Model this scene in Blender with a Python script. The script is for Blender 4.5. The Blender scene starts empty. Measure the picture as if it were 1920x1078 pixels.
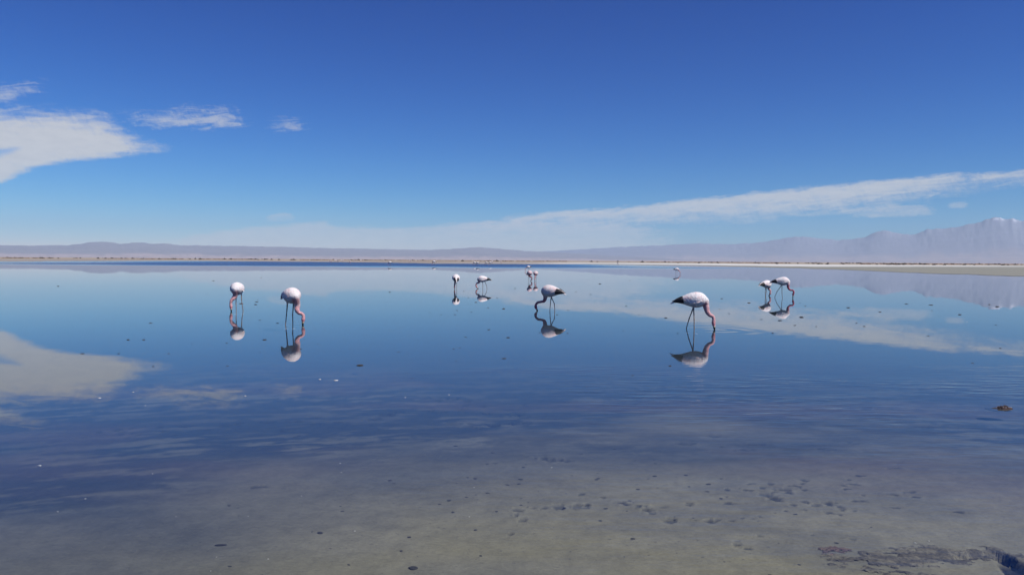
import bpy, bmesh, math, random
import numpy as np
from mathutils import Vector, Matrix

R = math.radians
random.seed(11)
rng = np.random.default_rng(7)
sc = bpy.context.scene
C = sc.collection

# ------------------------------------------------------------------ camera
FPX, EYE = 1478.0, 1.55
PITCH, ROLL = 1.98, 0.37
cam_data = bpy.data.cameras.new('camera')
cam = bpy.data.objects.new('camera', cam_data)
C.objects.link(cam)
ROT = Matrix.Rotation(R(90 - PITCH), 3, 'X') @ Matrix.Rotation(R(ROLL), 3, 'Z')
cam.matrix_world = Matrix.Translation((0, 0, EYE)) @ ROT.to_4x4()
cam_data.lens = 36.0 * FPX / 1920.0
cam_data.clip_start = 0.05
cam_data.clip_end = 200000
sc.camera = cam

def ray(px, py):
    return (ROT @ Vector(((px - 960) / FPX, (539 - py) / FPX, -1))).normalized()

def at(px, py, z=0.0):
    d = ray(px, py)
    t = (z - EYE) / d.z
    return Vector((d.x * t, d.y * t, z))

def azel(px, py):
    d = ray(px, py)
    return math.degrees(math.atan2(d.x, d.y)), math.degrees(math.asin(d.z))

# ------------------------------------------------------------------ render / exposure
sc.render.engine = 'CYCLES'
sc.cycles.use_denoising = True
sc.cycles.max_bounces = 8
sc.cycles.volume_bounces = 1
sc.cycles.transparent_max_bounces = 24
sc.cycles.caustics_reflective = False
sc.cycles.caustics_refractive = False
sc.view_settings.view_transform = 'Standard'
sc.view_settings.look = 'None'
sc.view_settings.exposure = 0.0
sc.view_settings.gamma = 1.0
sc.view_settings.use_curve_mapping = False

# ------------------------------------------------------------------ node helpers
class NT:
    def __init__(s, tree):
        s.t = tree
    def n(s, typ, **kw):
        nd = s.t.nodes.new(typ)
        for k, v in kw.items():
            setattr(nd, k, v)
        return nd
    def put(s, sock, v):
        if isinstance(v, bpy.types.NodeSocket):
            s.t.links.new(v, sock)
        else:
            sock.default_value = v
    def m(s, op, a, b=None, c=None, clamp=False):
        nd = s.n('ShaderNodeMath', operation=op, use_clamp=clamp)
        for i, v in enumerate((a, b, c)):
            if v is not None:
                s.put(nd.inputs[i], v)
        return nd.outputs[0]
    def v(s, op, a, b=None):
        nd = s.n('ShaderNodeVectorMath', operation=op)
        s.put(nd.inputs[0], a)
        if b is not None:
            s.put(nd.inputs[1], b)
        return nd.outputs[1] if op in ('LENGTH', 'DISTANCE', 'DOT_PRODUCT') else nd.outputs[0]
    def xyz(s, x=0.0, y=0.0, z=0.0):
        nd = s.n('ShaderNodeCombineXYZ')
        for i, v in enumerate((x, y, z)):
            s.put(nd.inputs[i], v)
        return nd.outputs[0]
    def sep(s, v):
        nd = s.n('ShaderNodeSeparateXYZ')
        s.put(nd.inputs[0], v)
        return nd.outputs
    def noise(s, vec, scale, detail=4.0, rough=0.55, dist=0.0):
        nd = s.n('ShaderNodeTexNoise')
        s.put(nd.inputs['Vector'], vec)
        nd.inputs['Scale'].default_value = scale
        nd.inputs['Detail'].default_value = detail
        nd.inputs['Roughness'].default_value = rough
        nd.inputs['Distortion'].default_value = dist
        return nd.outputs[0]
    def mix(s, f, a, b, mode='MIX'):
        nd = s.n('ShaderNodeMix', data_type='RGBA', blend_type=mode)
        s.put(nd.inputs[0], f)
        s.put(nd.inputs[6], a)
        s.put(nd.inputs[7], b)
        return nd.outputs[2]
    def smooth(s, x, lo, hi, a=0.0, b=1.0):
        nd = s.n('ShaderNodeMapRange', interpolation_type='SMOOTHSTEP')
        for i, v in enumerate((x, lo, hi, a, b)):
            s.put(nd.inputs[i], v)
        return nd.outputs[0]
    def curve(s, x, pts):
        nd = s.n('ShaderNodeFloatCurve')
        cu = nd.mapping.curves[0]
        pts = sorted(pts)
        cu.points[0].location = pts[0]
        cu.points[1].location = pts[-1]
        for p in pts[1:-1]:
            cu.points.new(*p)
        for p in cu.points:
            p.handle_type = 'AUTO_CLAMPED'
        nd.mapping.update()
        s.put(nd.inputs['Value'], x)
        return nd.outputs[0]

# ------------------------------------------------------------------ world: clear sky with thin cirrus
SUN_AZ, SUN_EL = 121.0, 53.0      # azimuth clockwise from the view direction
world = bpy.data.worlds.new('World')
sc.world = world
world.use_nodes = True
W = NT(world.node_tree)
bg = world.node_tree.nodes['Background']
SKY_STRENGTH = 0.1
sky = W.n('ShaderNodeTexSky', sky_type='NISHITA', sun_disc=False)
sky.sun_elevation = R(SUN_EL)
sky.sun_rotation = R(SUN_AZ)
sky.altitude = 0
sky.air_density = 1.0
sky.dust_density = 0.0
sky.ozone_density = 10.0
rgb = W.n('ShaderNodeSeparateColor')
W.put(rgb.inputs[0], sky.outputs[0])
GRADE = ((2.3, 2.7), (1.25, 1.95), (1.10, 1.45))   # gain, power: the phone's deep, contrasty blue
comb = W.n('ShaderNodeCombineColor')
for i, (g, p) in enumerate(GRADE):
    W.put(comb.inputs[i], W.m('MULTIPLY', W.m('POWER', W.m('MULTIPLY', rgb.outputs[i], 0.1), p), g * 10))
skycol = comb.outputs[0]
tc = W.n('ShaderNodeTexCoord').outputs['Generated']
dx, dy, dz = W.sep(tc)
AZ = W.m('MULTIPLY', W.m('ARCTAN2', dx, dy), 57.29578)
EL = W.m('MULTIPLY', W.m('ARCSINE', dz), 57.29578)
nv = W.xyz(AZ, EL, 0.0)
sh = W.v('ADD', nv, W.xyz(0.0, W.m('MULTIPLY', AZ, -0.10), 0.0))
warp_a = W.m('SUBTRACT', W.noise(W.v('MULTIPLY', sh, (0.30, 1.3, 1.0)), 1.2, 8.0, 0.68), 0.5)
warp_b = W.m('SUBTRACT', W.noise(W.v('MULTIPLY', nv, (0.9, 2.0, 1.0)), 1.3, 8.0, 0.68, 0.5), 0.5)
streak = W.noise(W.v('MULTIPLY', sh, (0.40, 2.2, 1.0)), 1.3, 9.0, 0.66, 0.8)
comb_ = W.noise(W.v('MULTIPLY', W.v('ADD', nv, W.xyz(W.m('MULTIPLY', EL, 0.5), 0.0, 0.0)), (1.9, 1.0, 1.0)), 1.4, 8.0, 0.64, 1.0)
tuft = W.m('ADD', W.m('MULTIPLY', streak, 0.75), W.m('MULTIPLY', comb_, 0.25))
fluff = W.noise(W.v('MULTIPLY', nv, (0.7, 1.8, 1.0)), 1.5, 7.0, 0.6, 0.3)

def cloud(top, bot, soft_t, soft_b, wob, lo, hi, ends=2.0):
    pt = [azel(*p) for p in top]
    pb = [azel(*p) for p in bot]
    a0 = min(p[0] for p in pt + pb) - 0.01
    a1 = max(p[0] for p in pt + pb) + 0.01
    x = W.m('DIVIDE', W.m('SUBTRACT', W.m('ADD', AZ, W.m('MULTIPLY', warp_b, wob * 2.0)), a0), a1 - a0)
    T = W.m('MULTIPLY', W.curve(x, [((a - a0) / (a1 - a0), e / 25.0) for a, e in pt]), 25.0)
    B = W.m('MULTIPLY', W.curve(x, [((a - a0) / (a1 - a0), e / 25.0) for a, e in pb]), 25.0)
    e = W.m('ADD', EL, W.m('ADD', W.m('MULTIPLY', warp_a, wob), W.m('MULTIPLY', warp_b, wob * 0.6)))
    k = W.m('MULTIPLY', W.smooth(W.m('SUBTRACT', T, e), -0.4 * soft_t, soft_t), W.smooth(W.m('SUBTRACT', e, B), -0.4 * soft_b, soft_b))
    ed = ends / (a1 - a0)
    k = W.m('MULTIPLY', k, W.m('MULTIPLY', W.smooth(x, 0.0, ed), W.smooth(x, 1.0, 1.0 - ed)))
    return k, W.m('ADD', k, W.m('MULTIPLY', W.m('SUBTRACT', tuft, 0.5), lo))

def add(a, b):            # union of two coverages
    return W.m('SUBTRACT', 1.0, W.m('MULTIPLY', W.m('SUBTRACT', 1.0, a), W.m('SUBTRACT', 1.0, b)))

def layer(k, tex, dens, floor):     # coverage eaten away into wisps by the fibre noise
    return W.m('MULTIPLY', W.m('MULTIPLY', W.smooth(tex, floor, floor + 0.95), W.smooth(k, 0.0, 0.25)), dens)

k, t = cloud([(-700, 262), (-300, 218), (-60, 204), (0, 200), (60, 203), (120, 206), (185, 212), (215, 228), (250, 253), (345, 280)],
             [(-700, 335), (-300, 352), (-60, 358), (0, 344), (40, 328), (80, 315), (150, 304), (230, 294), (345, 285)], 1.7, 0.60, 0.85, 1.7, 0.6, 1.6)
hole, _ = cloud([(-160, 276), (-40, 280), (10, 278), (48, 272)], [(-160, 312), (-40, 304), (10, 294), (48, 276)], 0.2, 0.4, 0.5, 0.2, 0.6, 0.8)
hole = W.m('SUBTRACT', 1.0, W.m('MULTIPLY', hole, 0.6))
cov = W.m('MULTIPLY', layer(k, t, 0.90, 0.0), hole)
for top, bot, st, sb, wob, er, ends, dens, floor in (
    ([(-300, 178), (-60, 158), (0, 152), (60, 146), (140, 138)], [(-300, 220), (-60, 212), (0, 210), (60, 190), (140, 160)], 1.1, 1.1, 1.2, 2.8, 3.0, 0.52, 0.28),
    ([(165, 220), (300, 200), (380, 192), (430, 198), (520, 228)], [(165, 226), (300, 242), (380, 247), (440, 245), (520, 234)], 1.5, 0.7, 1.2, 2.9, 3.6, 0.60, 0.24),
    ([(460, 240), (525, 214), (620, 238)], [(460, 246), (530, 250), (620, 242)], 1.0, 0.4, 0.8, 2.8, 3.0, 0.48, 0.24),
    ([(800, 440), (930, 408), (1000, 398), (1150, 386), (1300, 371), (1500, 350), (1700, 331), (1920, 315), (2400, 283)],
     [(800, 450), (930, 440), (1100, 436), (1300, 426), (1450, 418), (1600, 402), (1680, 392), (1740, 378), (1800, 366), (1920, 355), (2400, 335)], 0.45, 1.8, 0.60, 2.0, 3.0, 0.84, 0.10),
    ([(1540, 392), (1690, 378), (1780, 390)], [(1540, 404), (1690, 412), (1780, 406)], 0.35, 0.3, 0.5, 2.2, 1.4, 0.55, 0.40),
    ([(1765, 380), (1800, 374), (1830, 380)], [(1765, 392), (1800, 394), (1830, 392)], 0.2, 0.2, 0.3, 2.0, 0.7, 0.45, 0.35),
    ([(180, 452), (360, 436), (480, 422), (600, 412), (640, 422), (760, 422), (930, 412), (1100, 414), (1350, 428)], [(180, 470), (360, 474), (700, 482), (1050, 482), (1350, 470)], 0.5, 0.8, 0.6, 1.8, 8.0, 0.62, 0.14),
    ([(485, 406), (530, 397), (565, 406)], [(485, 417), (530, 419), (565, 416)], 0.2, 0.2, 0.3, 2.0, 0.8, 0.45, 0.35),
):
    kk, tt = cloud(top, bot, st, sb, wob, er, 0, ends)
    cov = add(cov, layer(kk, tt, dens, floor))
cloudcol = W.mix(fluff, (5.5, 5.5, 5.6, 1), (7.2, 7.05, 6.9, 1))
W.put(bg.inputs[0], W.mix(cov, skycol, cloudcol))
bg.inputs[1].default_value = SKY_STRENGTH
world.cycles.sampling_method = 'MANUAL'
world.cycles.sample_map_resolution = 1024

# ------------------------------------------------------------------ sun
sun_data = bpy.data.lights.new('sun', 'SUN')
sun_data.energy = 4.6
sun_data.angle = R(0.5)
sun_data.color = (1.0, 0.955, 0.88)
sun = bpy.data.objects.new('sun', sun_data)
C.objects.link(sun)
SUN_DIR = Vector((math.sin(R(SUN_AZ)) * math.cos(R(SUN_EL)), math.cos(R(SUN_AZ)) * math.cos(R(SUN_EL)), math.sin(R(SUN_EL))))
sun.rotation_euler = SUN_DIR.to_track_quat('Z', 'Y').to_euler()
sun.location = (60, 5, 70)

# ------------------------------------------------------------------ object helpers
def tag(o, label=None, cat=None, group=None, kind=None):
    if label: o['label'] = label
    if cat: o['category'] = cat
    if group: o['group'] = group
    if kind: o['kind'] = kind
    return o

def link(name, me, mat=None, parent=None):
    o = bpy.data.objects.new(name, me)
    C.objects.link(o)
    if mat is not None and not me.materials:
        me.materials.append(mat)
    if parent is not None:
        o.parent = parent
    return o

def empty(name, loc, rz=0.0):
    o = bpy.data.objects.new(name, None)
    C.objects.link(o)
    o.location = loc
    o.rotation_euler = (0, 0, rz)
    o.empty_display_size = 0.2
    return o

def mesh(name, V, F, smooth=True):
    me = bpy.data.meshes.new(name)
    me.from_pydata([tuple(map(float, v)) for v in V], [], F)
    me.update()
    if smooth:
        me.polygons.foreach_set('use_smooth', [True] * len(me.polygons))
    return me

def grid_mesh(name, P, wrap=False):
    """P: array (rows, cols, 3)"""
    r, c, _ = P.shape
    me = bpy.data.meshes.new(name)
    me.vertices.add(r * c)
    me.vertices.foreach_set('co', P.reshape(-1).astype(np.float32))
    i = np.arange(r * c).reshape(r, c)
    if wrap:
        i = np.concatenate([i, i[:, :1]], axis=1)
    q = np.stack([i[:-1, :-1], i[:-1, 1:], i[1:, 1:], i[1:, :-1]], axis=-1).reshape(-1, 4)
    me.loops.add(q.size)
    me.loops.foreach_set('vertex_index', q.reshape(-1).astype(np.int32))
    me.polygons.add(len(q))
    me.polygons.foreach_set('loop_start', np.arange(0, q.size, 4, dtype=np.int32))
    me.polygons.foreach_set('use_smooth', np.ones(len(q), dtype=bool))
    me.update(calc_edges=True)
    me.validate()
    return me

def set_col(me, col, name='tint'):
    a = me.attributes.new(name, 'FLOAT_COLOR', 'POINT')
    c4 = np.ones((len(me.vertices), 4), dtype=np.float32)
    c4[:, :3] = col
    a.data.foreach_set('color', c4.reshape(-1))

def coords(me):
    a = np.empty(len(me.vertices) * 3, dtype=np.float32)
    me.vertices.foreach_get('co', a)
    return a.reshape(-1, 3)

def _hash(ix, iy, seed):
    h = (ix.astype(np.int64) * 374761393 + iy.astype(np.int64) * 668265263 + seed * 982451653) & 0x7fffffff
    h = ((h ^ (h >> 13)) * 1274126177) & 0x7fffffff
    return ((h ^ (h >> 16)) & 0xffff) / 65535.0

def vnoise(x, y, seed=0):
    ix, iy = np.floor(x), np.floor(y)
    fx, fy = x - ix, y - iy
    fx, fy = fx * fx * (3 - 2 * fx), fy * fy * (3 - 2 * fy)
    a, b = _hash(ix, iy, seed), _hash(ix + 1, iy, seed)
    c, d = _hash(ix, iy + 1, seed), _hash(ix + 1, iy + 1, seed)
    return (a * (1 - fx) + b * fx) * (1 - fy) + (c * (1 - fx) + d * fx) * fy

def fbm(x, y, octs=4, seed=0, gain=0.5):
    s, amp, tot = 0.0, 1.0, 0.0
    for o in range(octs):
        s = s + amp * vnoise(x * 2 ** o, y * 2 ** o, seed + o * 17)
        tot += amp
        amp *= gain
    return s / tot

def sstep(x, a, b):
    t = np.clip((x - a) / (b - a), 0, 1)
    return t * t * (3 - 2 * t)

# ------------------------------------------------------------------ materials
def material(name):
    m = bpy.data.materials.new(name)
    m.use_nodes = True
    T = NT(m.node_tree)
    T.b = m.node_tree.nodes['Principled BSDF']
    T.out = m.node_tree.nodes['Material Output']
    return m, T

def attr(T, name='tint'):
    nd = T.n('ShaderNodeAttribute', attribute_name=name)
    return nd.outputs['Color']

def bump(T, h, dist, strength=1.0):
    nd = T.n('ShaderNodeBump')
    nd.inputs['Strength'].default_value = strength
    nd.inputs['Distance'].default_value = dist
    T.put(nd.inputs['Height'], h)
    return nd.outputs[0]

def ground_material():
    m, T = material('lagoon_mud')
    P = T.n('ShaderNodeNewGeometry').outputs['Position']
    c = attr(T)
    n1 = T.noise(P, 9.0, 8.0, 0.65)
    n2 = T.noise(T.v('MULTIPLY', P, (1.0, 1.6, 1.0)), 38.0, 5.0, 0.7)
    f = T.m('ADD', T.smooth(n1, 0.25, 0.75, 0.86, 1.12), T.smooth(n2, 0.3, 0.72, -0.10, 0.10))
    c = T.mix(1.0, c, T.xyz(f, f, f), 'MULTIPLY')
    gr = T.m('MAXIMUM', T.smooth(T.noise(P, 150.0, 3.0, 0.6), 0.60, 0.72, 0.0, 0.35), T.smooth(T.noise(T.v('MULTIPLY', P, (0.7, 1.0, 1.0)), 34.0, 4.0, 0.72), 0.62, 0.70, 0.0, 0.55))
    c = T.mix(gr, c, (0.05, 0.05, 0.05, 1))
    T.put(T.b.inputs['Base Color'], c)
    T.b.inputs['Roughness'].default_value = 0.9
    T.b.inputs['Specular IOR Level'].default_value = 0.15
    h = T.m('ADD', T.m('MULTIPLY', n1, 0.6), T.m('MULTIPLY', n2, 0.4))
    T.put(T.b.inputs['Normal'], bump(T, h, 0.02, 0.6))
    return m

def tinted(name, rough=0.8, nscale=40.0, var=0.25, bdist=0.004, spec=0.2):
    m, T = material(name)
    P = T.n('ShaderNodeTexCoord').outputs['Object']
    n1 = T.noise(P, nscale, 6.0, 0.65)
    f = T.smooth(n1, 0.25, 0.75, 1.0 - var, 1.0 + var)
    T.put(T.b.inputs['Base Color'], T.mix(1.0, attr(T), T.xyz(f, f, f), 'MULTIPLY'))
    T.b.inputs['Roughness'].default_value = rough
    T.b.inputs['Specular IOR Level'].default_value = spec
    T.put(T.b.inputs['Normal'], bump(T, n1, bdist))
    return m

def plain(name, a, b, rough=0.8, nscale=40.0, bdist=0.004, spec=0.2):
    m, T = material(name)
    P = T.n('ShaderNodeTexCoord').outputs['Object']
    n1 = T.noise(P, nscale, 6.0, 0.65)
    T.put(T.b.inputs['Base Color'], T.mix(T.smooth(n1, 0.3, 0.7), (*a, 1), (*b, 1)))
    T.b.inputs['Roughness'].default_value = rough
    T.b.inputs['Specular IOR Level'].default_value = spec
    T.put(T.b.inputs['Normal'], bump(T, n1, bdist))
    return m

# where a feeding bird stirs the water: (centre, reach in metres, strength)
RIPPLES = [(at(1338, 619), 1.5, 1.0), (at(564, 608), 1.2, 0.6), (at(1006, 583), 0.5, 0.45), (at(1483, 558), 0.8, 0.4), (at(1440, 555), 0.8, 0.4)]

def water_material():
    m, T = material('still_shallow_water')
    m.node_tree.nodes.remove(T.b)
    P = T.n('ShaderNodeNewGeometry').outputs['Position']
    x, y, z = T.sep(P)
    flat = T.xyz(x, y, 0.0)
    # open water ruffled by a breeze: one long band out by the far shore and a thin line beside it
    edge = T.m('MULTIPLY', T.m('SUBTRACT', T.noise(T.v('MULTIPLY', flat, (0.012, 0.03, 1)), 1.0, 4.0, 0.6), 0.5), 90.0)
    yy = T.m('ADD', y, edge)
    band = T.m('MULTIPLY', T.smooth(yy, 150.0, 185.0), T.smooth(x, 60.0, -10.0))
    band = T.m('MULTIPLY', band, T.smooth(x, -190.0, -100.0))
    yl = T.m('ADD', y, T.m('MULTIPLY', edge, 0.25))
    line = T.m('MULTIPLY', T.m('MULTIPLY', T.smooth(yl, 178.0, 186.0), T.smooth(yl, 206.0, 194.0)), T.m('MULTIPLY', T.smooth(x, -20.0, 10.0), T.smooth(x, 75.0, 35.0)))
    brk = T.smooth(T.noise(T.v('MULTIPLY', flat, (0.02, 0.12, 1)), 1.0, 5.0, 0.65), 0.18, 0.42)
    ruffle = T.m('MULTIPLY', T.m('MAXIMUM', band, T.m('MULTIPLY', line, 0.8)), brk)
    rough = T.m('MULTIPLY', ruffle, 0.22)
    # nearly glassy surface: long lazy undulation, and a patch of finer ripples to the right
    swell = T.noise(T.v('MULTIPLY', flat, (0.45, 1.0, 1)), 0.9, 2.0, 0.45)
    fine = T.noise(T.v('MULTIPLY', flat, (0.55, 1.6, 1)), 4.2, 3.0, 0.5)
    patch = T.noise(T.v('MULTIPLY', flat, (0.16, 0.34, 1)), 1.0, 2.0, 0.5)
    near = T.smooth(y, 12.8, 10.0)
    rp = T.m('MULTIPLY', near, T.smooth(T.m('ADD', patch, T.smooth(x, -3.0, 3.5, -0.16, 0.12)), 0.42, 0.66))
    h = T.m('ADD', T.m('MULTIPLY', swell, 0.0010), T.m('MULTIPLY', T.m('MULTIPLY', fine, rp), 0.0068))
    patch_r = T.noise(T.v('MULTIPLY', flat, (0.5, 0.5, 1)), 1.7, 2.0, 0.5)
    for c, reach, st in RIPPLES:
        d = T.v('DISTANCE', flat, (c.x, c.y, 0.0))
        wv = T.m('MULTIPLY', T.m('SINE', T.m('MULTIPLY', d, 12.0)), T.m('EXPONENT', T.m('MULTIPLY', d, -2.4 / reach)))
        h = T.m('ADD', h, T.m('MULTIPLY', T.m('MULTIPLY', wv, T.smooth(patch_r, 0.3, 0.65, 0.15, 1.0)), 0.0022 * st))
    nrm = bump(T, h, 1.0, 1.0)
    # the breeze's wavelets: short facets leaning to the shore, far too small to mesh at 300 m
    wl = T.n('ShaderNodeTexNoise')
    T.put(wl.inputs['Vector'], flat)
    wl.inputs['Scale'].default_value = 3.1
    wl.inputs['Detail'].default_value = 2.0
    cr_, cg_, cb_ = T.sep(wl.outputs['Color'])
    lean = T.xyz(T.m('MULTIPLY', T.m('SUBTRACT', cr_, 0.5), T.m('MULTIPLY', ruffle, 0.5)), T.m('MULTIPLY', cg_, T.m('MULTIPLY', ruffle, -0.16)), 0.0)
    nrm = T.v('NORMALIZE', T.v('ADD', nrm, lean))
    fr = T.n('ShaderNodeFresnel')
    fr.inputs['IOR'].default_value = 1.333
    T.put(fr.inputs['Normal'], nrm)
    gl = T.n('ShaderNodeBsdfGlossy')
    T.put(gl.inputs['Roughness'], rough)
    T.put(gl.inputs['Normal'], nrm)
    gl.inputs['Color'].default_value = (1, 1, 1, 1)
    tr = T.n('ShaderNodeBsdfTransparent')
    tr.inputs['Color'].default_value = (0.93, 0.97, 0.97, 1)
    mx = T.n('ShaderNodeMixShader')
    # wavelets turn towards the eye and mirror less than a flat surface would at this slant
    T.put(mx.inputs[0], T.m('MULTIPLY', fr.outputs[0], T.m('SUBTRACT', 1.0, T.m('MULTIPLY', ruffle, 0.06))))
    T.t.links.new(tr.outputs[0], mx.inputs[1])
    T.t.links.new(gl.outputs[0], mx.inputs[2])
    T.t.links.new(mx.outputs[0], T.out.inputs['Surface'])
    return m

# ------------------------------------------------------------------ ground: lagoon bed, shore and salt plain in one sheet
# far waterline read off the photograph, as azimuth -> range
SHORE_PX = [(-500, 488.0), (-200, 489.5), (0, 490.6), (60, 490.4), (150, 489.6), (300, 489.0), (450, 490.2), (600, 491.2), (720, 492.6), (820, 494.6), (950, 495.4),
            (1080, 495.6), (1180, 496.6), (1270, 498.0), (1400, 500.5), (1526, 504.2), (1640, 508.6), (1740, 512.6), (1840, 515.8), (1920, 518.8), (2100, 527.0), (2500, 560)]
_sa, _sr = [], []
for px, py in SHORE_PX:
    p = at(px, py)
    _sa.append(math.degrees(math.atan2(p.x, p.y)))
    _sr.append(math.hypot(p.x, p.y))
_sa = [-180, -120, -75] + _sa + [75, 120, 180]
_sr = [1.6, 14.0, 150.0] + _sr + [14.0, 5.0, 1.6]

def shore_range(azd):
    return np.exp(np.interp(azd, _sa, np.log(_sr)))

az = np.concatenate([np.arange(-180, -48, 3.0), np.arange(-48, -36, 0.6), np.arange(-36, 36, 0.125), np.arange(36, 48, 0.6), np.arange(48, 180, 3.0)])
rad = [0.05, 0.6, 1.2, 1.8, 2.4, 2.9, 3.2]
while rad[-1] < 20300:
    r_ = rad[-1]
    g = 0.0045 if r_ < 9 else 0.009 if r_ < 30 else 0.03 if r_ < 90 else 0.012 if r_ < 700 else 0.06
    rad.append(r_ * (1 + g))
rad = np.array(rad)
RR, AA = np.meshgrid(rad, az, indexing='ij')
X, Y = RR * np.sin(np.radians(AA)), RR * np.cos(np.radians(AA))
RS = shore_range(AA)
wob = (fbm(X * 0.05, Y * 0.05, 4, 3) - 0.5)
S = RS * (1 + 0.07 * wob + 0.11 * (fbm(AA * 0.9, AA * 0 + 2.0, 5, 13, 0.62) - 0.5) * (RR > 60)) - RR                      # metres inside the waterline
depth = 0.035 + 0.10 * sstep(RR, 4.0, 11.0) + 0.12 * sstep(RR, 11.0, 40.0)
depth = depth * sstep(S, 0.0, np.where(RR > 40, 25.0, 2.5))
land = np.clip(-S, 0, None)
rise = 0.03 + np.minimum(land * 0.0020, 0.16) + 0.05 * np.clip(fbm(X * 0.01, Y * 0.01, 3, 5) - 0.4, 0, 1)
inside = sstep(S, -1.5, 0.8)
Z = -depth * inside + rise * (1 - inside)
near = sstep(RR, 22.0, 9.0)
relief = (fbm(X * 1.4, Y * 2.2, 5, 21) - 0.5) * 0.030 + (fbm(X * 9, Y * 12, 3, 31) - 0.5) * 0.008
Z = Z + relief * near * (S > 0) * np.clip(depth / 0.05, 0, 1)

def blend(col, c, w):
    return col * (1 - w[..., None]) + np.array(c) * w[..., None]

SAND, DEEP_WATER_TONE, BLACKMUD = (0.226, 0.208, 0.160), (0.036, 0.049, 0.072), (0.013, 0.014, 0.020)
col = np.ones(X.shape + (3,)) * np.array(SAND)
# bed painted darker outward for light absorbed by deeper water, pale silt streaks lying across it
lim = RR - X * 0.42 + (fbm(X * 0.55, Y * 0.9, 5, 41) - 0.5) * 5.0
w_dark = sstep(lim, 3.1, 8.2)
col = blend(col, DEEP_WATER_TONE, w_dark)
st = fbm(X * 2.2, Y * 7.0 - X * 1.2 + 0.2 * X * X, 6, 51, 0.62)
pat = fbm(X * 0.35, Y * 0.5, 3, 61)
pat = 0.40 + sstep(pat, 0.44, 0.60) * 0.42
for px, py, wx, wy, am in ((560, 822, .9, .8, 1.0), (900, 812, .7, .6, 1.0), (300, 835, .9, .7, .8), (90, 850, .6, .5, .9), (1010, 800, .7, .5, .6), (700, 800, .9, .6, .8), (1450, 730, 2.2, 1.3, .7), (1680, 740, 2.0, 1.3, .7), (1250, 700, 1.2, 1.0, .4), (1180, 760, 1.2, .9, .5), (30, 915, .25, .25, 1.0), (480, 850, .8, .4, .7)):
    p = at(px, py)
    pat = np.maximum(pat, am * np.exp(-((X - p.x) / wx) ** 2 - ((Y - p.y) / wy) ** 2))
w_silt = sstep(st, 0.46, 0.64) * pat * sstep(RR, 4.8, 6.2) * sstep(RR, 15.0, 9.0)
col = blend(col, (0.165, 0.165, 0.15), 0.72 * w_silt)
ol = sstep(fbm(X * 0.8, Y * 1.5, 4, 71), 0.45, 0.7) * (1 - w_dark)
col = blend(col, (0.235, 0.205, 0.105), 0.34 * ol * sstep(RR, 5.4, 4.2))
gy = sstep(fbm(X * 1.1 + 40, Y * 1.9, 4, 81), 0.50, 0.68) * (1 - w_dark)
col = blend(col, (0.115, 0.112, 0.105), 0.40 * gy)
wn = sstep(fbm(X * 0.4 + 9, Y * 0.9, 3, 91), 0.5, 0.7) * sstep(RR, 5, 7) * sstep(RR, 14, 10)
col = blend(col, (0.11, 0.075, 0.080), 0.35 * wn)

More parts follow.
